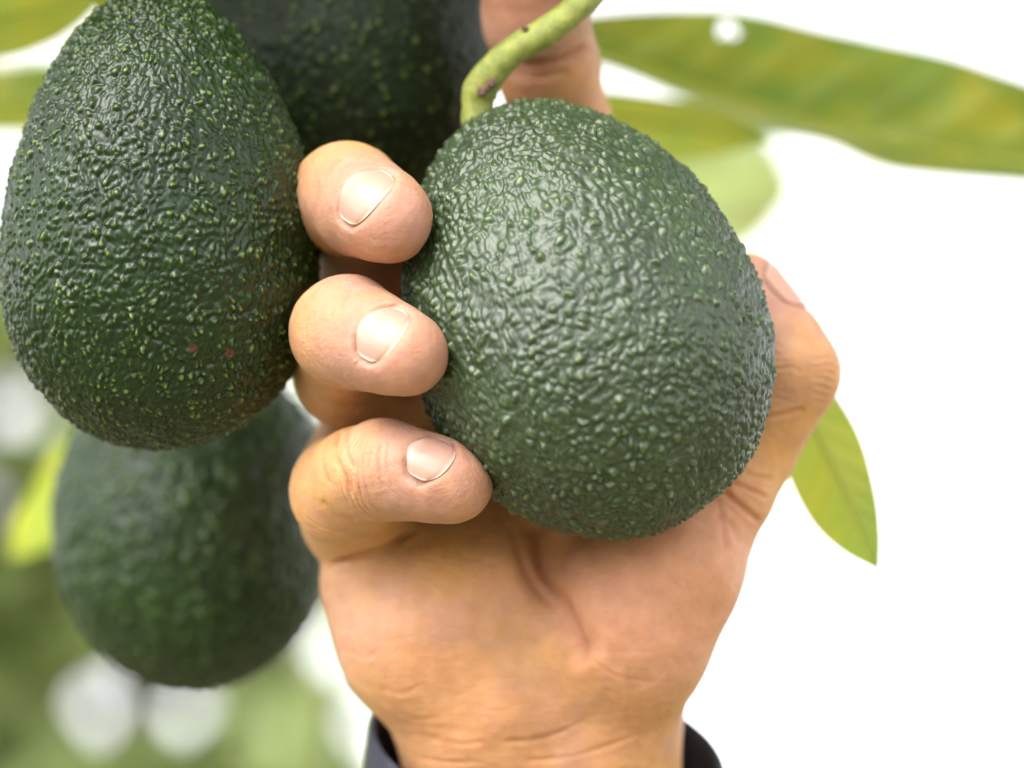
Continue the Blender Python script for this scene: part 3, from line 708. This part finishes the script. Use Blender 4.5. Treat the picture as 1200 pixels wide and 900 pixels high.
leaf('avocado_leaf',
     [(850, 330, -60), (885, 440, -60), (918, 545, -58), (948, 608, -54), (985, 645, -50), (1029, 669, -48)],
     [(860, 325, -56), (915, 430, -55), (965, 525, -53), (995, 590, -50), (1015, 635, -48), (1030, 669, -48)],
     [(875, 320, -62), (950, 420, -62), (1003, 500, -58), (1025, 570, -54), (1032, 625, -50), (1031, 669, -48)],
     M_LEAF_YOUNG, 'bright green leaf hanging tip-down behind the thumb', n=110, m=41, seed=4, rnd=0.38, wave=0.6, rib=0.6)
leaf('avocado_leaf',
     [(-90, -40, -110), (-20, -30, -112), (50, -35, -114), (110, -40, -116), (170, -60, -118)],
     [(-90, 30, -105), (-20, 25, -106), (40, 12, -108), (100, -10, -112), (172, -60, -118)],
     [(-90, 90, -118), (-20, 75, -120), (40, 60, -122), (100, 25, -120), (174, -58, -118)],
     M_LEAF_YOUNG, 'yellow-green blurred leaf in the top left corner', seed=5, rnd=0.6)
leaf('avocado_leaf',
     [(-90, 70, -170), (0, 80, -170), (60, 78, -170), (120, 90, -172), (180, 130, -175)],
     [(-90, 120, -165), (0, 120, -165), (60, 116, -166), (120, 118, -170), (180, 132, -175)],
     [(-90, 160, -175), (0, 156, -176), (60, 154, -176), (120, 150, -176), (180, 134, -175)],
     M_LEAF, 'olive blurred leaf crossing behind the shoulder of the dark avocado', seed=6, rnd=0.6)
leaf('avocado_leaf',
     [(75, 500, -200), (45, 560, -205), (15, 610, -210), (12, 650, -212)],
     [(95, 520, -200), (70, 575, -204), (40, 620, -208), (14, 654, -212)],
     [(120, 560, -206), (95, 605, -208), (60, 640, -210), (16, 656, -212)],
     M_LEAF_YOUNG, 'small yellow blurred leaf at the left edge of the lowest avocado', seed=7, rnd=0.95, n=30, m=11)

# ------------------------------------------------------------------ orchard trees behind
def leaf_cloud(rng, centres, n, spread, size, clear):
    """curved leaf blades scattered round limb ends; clear: list of (px, py, radius px) gaps left in the crown"""
    k, t = 7, 5
    u = np.linspace(0, 1, k); w = np.linspace(-1, 1, t)
    V = []; R = []; VE = []
    i = rng.integers(0, len(centres), n)
    pos = centres[i] + rng.normal(size=(n, 3)) * spread
    f = D / (D - pos[:, 2]); px = 600 + pos[:, 0] * f / S; py = 450 - pos[:, 1] * f / S
    for p in pos:
        d = nrm(rng.normal(size=3) * [1, 0.8, 1] + [0, -0.5, 0]); s = nrm(np.cross(d, rng.normal(size=3))); nn = np.cross(d, s)
        Ls = size * rng.uniform(0.7, 1.3); wd = Ls * rng.uniform(0.20, 0.28)
        wid = wd * np.sin(np.pi * np.clip(u, 0.02, 0.99)) ** 0.8 * (1 - 0.3 * u)
        bend = rng.uniform(-0.1, 0.35) * Ls
        v = p + (u * Ls)[:, None, None] * d + (wid[:, None] * w)[..., None] * s + ((np.abs(w) * 0.25)[None] * wid[:, None] - (bend * u ** 2)[:, None])[..., None] * nn
        v = v.reshape(-1, 3); f = D / (D - v[:, 2]); px = 600 + v[:, 0] * f / S; py = 450 - v[:, 1] * f / S
        if any((np.hypot(px - cx, py - cy) < cr).any() for cx, cy, cr in clear) or (px > 455).any(): continue
        V.append(v); R.append(np.full(k * t, rng.random())); VE.append(np.tile((w == 0) * 0.7, k))
    F0 = grid_faces(k, t); F = np.concatenate([F0 + j * k * t for j in range(len(V))])
    return np.vstack(V), F, np.concatenate(R), np.concatenate(VE)
GAPS = [(10, 480, 0), ]
def orchard_tree(label, base_px, z, seed, limb_targets, n, spread, size, clear):
    rng = np.random.default_rng(seed)
    top_ = P(*base_px, z)
    wb = W(top_); gl = wb[2] - 0.0
    foot_world = np.array([wb[0] + 0.15, wb[1], -0.05])
    e = bpy.data.objects.new('orchard_tree', None); col.objects.link(e); e.location = foot_world; e['_o'] = [float(x) for x in foot_world]
    e['label'] = label; e['category'] = 'tree'; e['group'] = 'orchard trees in the background'
    def to_local(w_):
        q = (np.asarray(w_) - ORG) * 1000; return np.array([q @ RIGHT, q @ UP, -(q @ FWD)])
    foot = to_local(foot_world); fork = foot + (top_ - foot) * 0.72
    V, F = tube(spline([foot, foot + (fork - foot) * .5 + [30, 0, 20], fork], 16), np.linspace(75, 48, 16), 14)
    mesh_obj('trunk', V, F, M_BARK, e)
    cs = []
    for q in limb_targets:
        end = P(*q)
        mid_ = 0.5 * (fork + end) + rng.normal(size=3) * 60
        path = spline([fork, mid_, end], 14)
        V, F = tube(path, np.linspace(30, 6, 14), 8); mesh_obj('limb', V, F, M_BARK, e)
        cs += [path[9], path[11], path[13]]
    V, F, R, VE = leaf_cloud(rng, np.array(cs), n, spread, size, clear)
    mesh_obj('crown', V, F, M_LEAF_BG, e, {'rnd': R, 'vein': VE})
    return e
clear1 = [(12, 482, 26), (116, 832, 20), (152, 790, 10), (216, 836, 18), (395, 762, 22), (430, 850, 12), (-8, 595, 24), (8, 215, 44)]
orchard_tree('blurred leafy orchard tree nearest behind the hanging avocados', (-420, 1000), -1000, 5,
             [(0, 400, -900), (60, 650, -950), (150, 900, -900), (-120, 700, -1000), (-200, 300, -1000), (330, 950, -900), (30, 860, -1000), (-60, 560, -900), (280, 880, -1000), (180, 760, -950), (60, 740, -1000), (350, 850, -950), (-20, 350, -950), (20, 330, -1000), (-60, 440, -900), (30, 520, -950), (170, 940, -1000), (300, 800, -1000), (320, 890, -950), (375, 905, -950), (330, 850, -1000)],
             3000, 42, 46, clear1)
orchard_tree('blurred orchard tree farther off, showing past the cuff', (-300, 900), -3200, 6,
             [(-100, 450, -3100), (100, 600, -3200), (250, 750, -3100), (330, 900, -3200), (330, 820, -3300), (0, 800, -3100), (-200, 600, -3200), (200, 950, -3100), (30, 350, -3200), (100, 850, -3100), (250, 880, -3300), (420, 930, -3200), (390, 860, -3100), (40, 420, -3300)],
             7000, 170, 80, clear1)

# ------------------------------------------------------------------ the avocado tree itself: the bough above the frame that carries stems and leaves, plus unseen leaves added for shade
def bough():
    rng = np.random.default_rng(11)
    e = empty('avocado_tree', P(-300, -330, -80), 'leafy bough at the top edge between the two dark avocados, with an unseen crown added for shade', 'tree')
    path = spline([P(-420, -360, -90), P(-120, -300, -75), P(200, -280, -62), P(520, -270, -58), P(830, -200, -60), P(1150, -190, -80)], 60)
    V, F = tube(path, np.linspace(9, 3.2, 60), 12); mesh_obj('branch', V, F, M_BARK, e)
    k, t = 15, 7; u = np.linspace(0, 1, k); w = np.linspace(-1, 1, t); VV = []; RR = []; VE = []
    tries = 0
    while len(VV) < 80 and tries < 9000:  # leaves kept above the frame, added to darken the rear avocado
        tries += 1
        p = path[rng.integers(6, 42)] + rng.normal(size=3) * [20, 12, 26] + [0, 8, 6]
        d = nrm(rng.normal(size=3) * [1, 0.5, 0.9] + [0, 0.05, -0.2]); sd = nrm(np.cross(d, [0, 1, 0] + rng.normal(size=3) * .35)); nn = np.cross(d, sd)
        Ls = rng.uniform(80, 130); wd = Ls * rng.uniform(0.19, 0.25)
        wid = wd * np.sin(np.pi * np.clip(u, 0.02, 0.995)) ** 0.8 * (1 - 0.25 * u)
        v = p + (u * Ls)[:, None, None] * d + (wid[:, None] * w)[..., None] * sd + ((np.abs(w) * 0.22)[None] * wid[:, None])[..., None] * nn
        v[..., 1] -= (rng.uniform(0.05, 0.25) * Ls * u ** 2)[:, None]
        v = v.reshape(-1, 3); f = D / (D - v[:, 2]); px = 600 + v[:, 0] * f / S; py = 450 - v[:, 1] * f / S
        if (py > -12).any() or (v[:, 2] > 26).any(): continue
        VV.append(v); RR.append(np.full(k * t, rng.random())); VE.append(np.tile((w == 0) * 0.8, k))
    n_low = len(VV)
    for i in range(120):                            # unseen canopy leaves, added to cut the sky light from above
        p = np.array([rng.uniform(-480, 300), rng.uniform(170, 520), rng.uniform(-420, 60)])
        d = nrm(rng.normal(size=3) * [1, 0.35, 1]); sd = nrm(np.cross(d, [0, 1, 0] + rng.normal(size=3) * .4)); nn = np.cross(d, sd)
        Ls = rng.uniform(90, 150); wd = Ls * rng.uniform(0.19, 0.25)
        wid = wd * np.sin(np.pi * np.clip(u, 0.02, 0.995)) ** 0.8 * (1 - 0.25 * u)
        v = p + (u * Ls)[:, None, None] * d + (wid[:, None] * w)[..., None] * sd + ((np.abs(w) * 0.22)[None] * wid[:, None])[..., None] * nn
        VV.append(v.reshape(-1, 3)); RR.append(np.full(k * t, rng.random())); VE.append(np.tile((w == 0) * 0.8, k))
    for a, b in ((P(-120, -300, -75), (-250, 330, -200)), (P(200, -280, -62), (20, 380, -150)), (P(520, -270, -58), (180, 330, -220))):
        V, F = tube(spline([a, 0.5 * (np.asarray(a) + b) + [10, 20, -15], np.asarray(b, float)], 16), np.linspace(5, 2, 16), 8); mesh_obj('branch', V, F, M_BARK, e)
    F0 = grid_faces(k, t)
    mesh_obj('crown', np.vstack(VV), np.concatenate([F0 + j * k * t for j in range(len(VV))]), M_LEAF, e, {'rnd': np.concatenate(RR), 'vein': np.concatenate(VE)})  # this crown holds the leaves added for shade
    # one short sprig that dips into view at the top
    lf = np.stack([spline([P(95 + 8 * a, -60, -40), P(112 + 12 * a, -20, -42), P(122 + 3 * a, 12, -44)], 14) for a in np.linspace(-1.6, 1.6, 7)], 1)
    mesh_obj('leaf', lf.reshape(-1, 3), grid_faces(14, 7), M_LEAF_YOUNG, e, {'rnd': np.full(98, .5), 'vein': np.zeros(98)})
bough()
for o in bpy.data.objects:
    if '_o' in o: del o['_o']
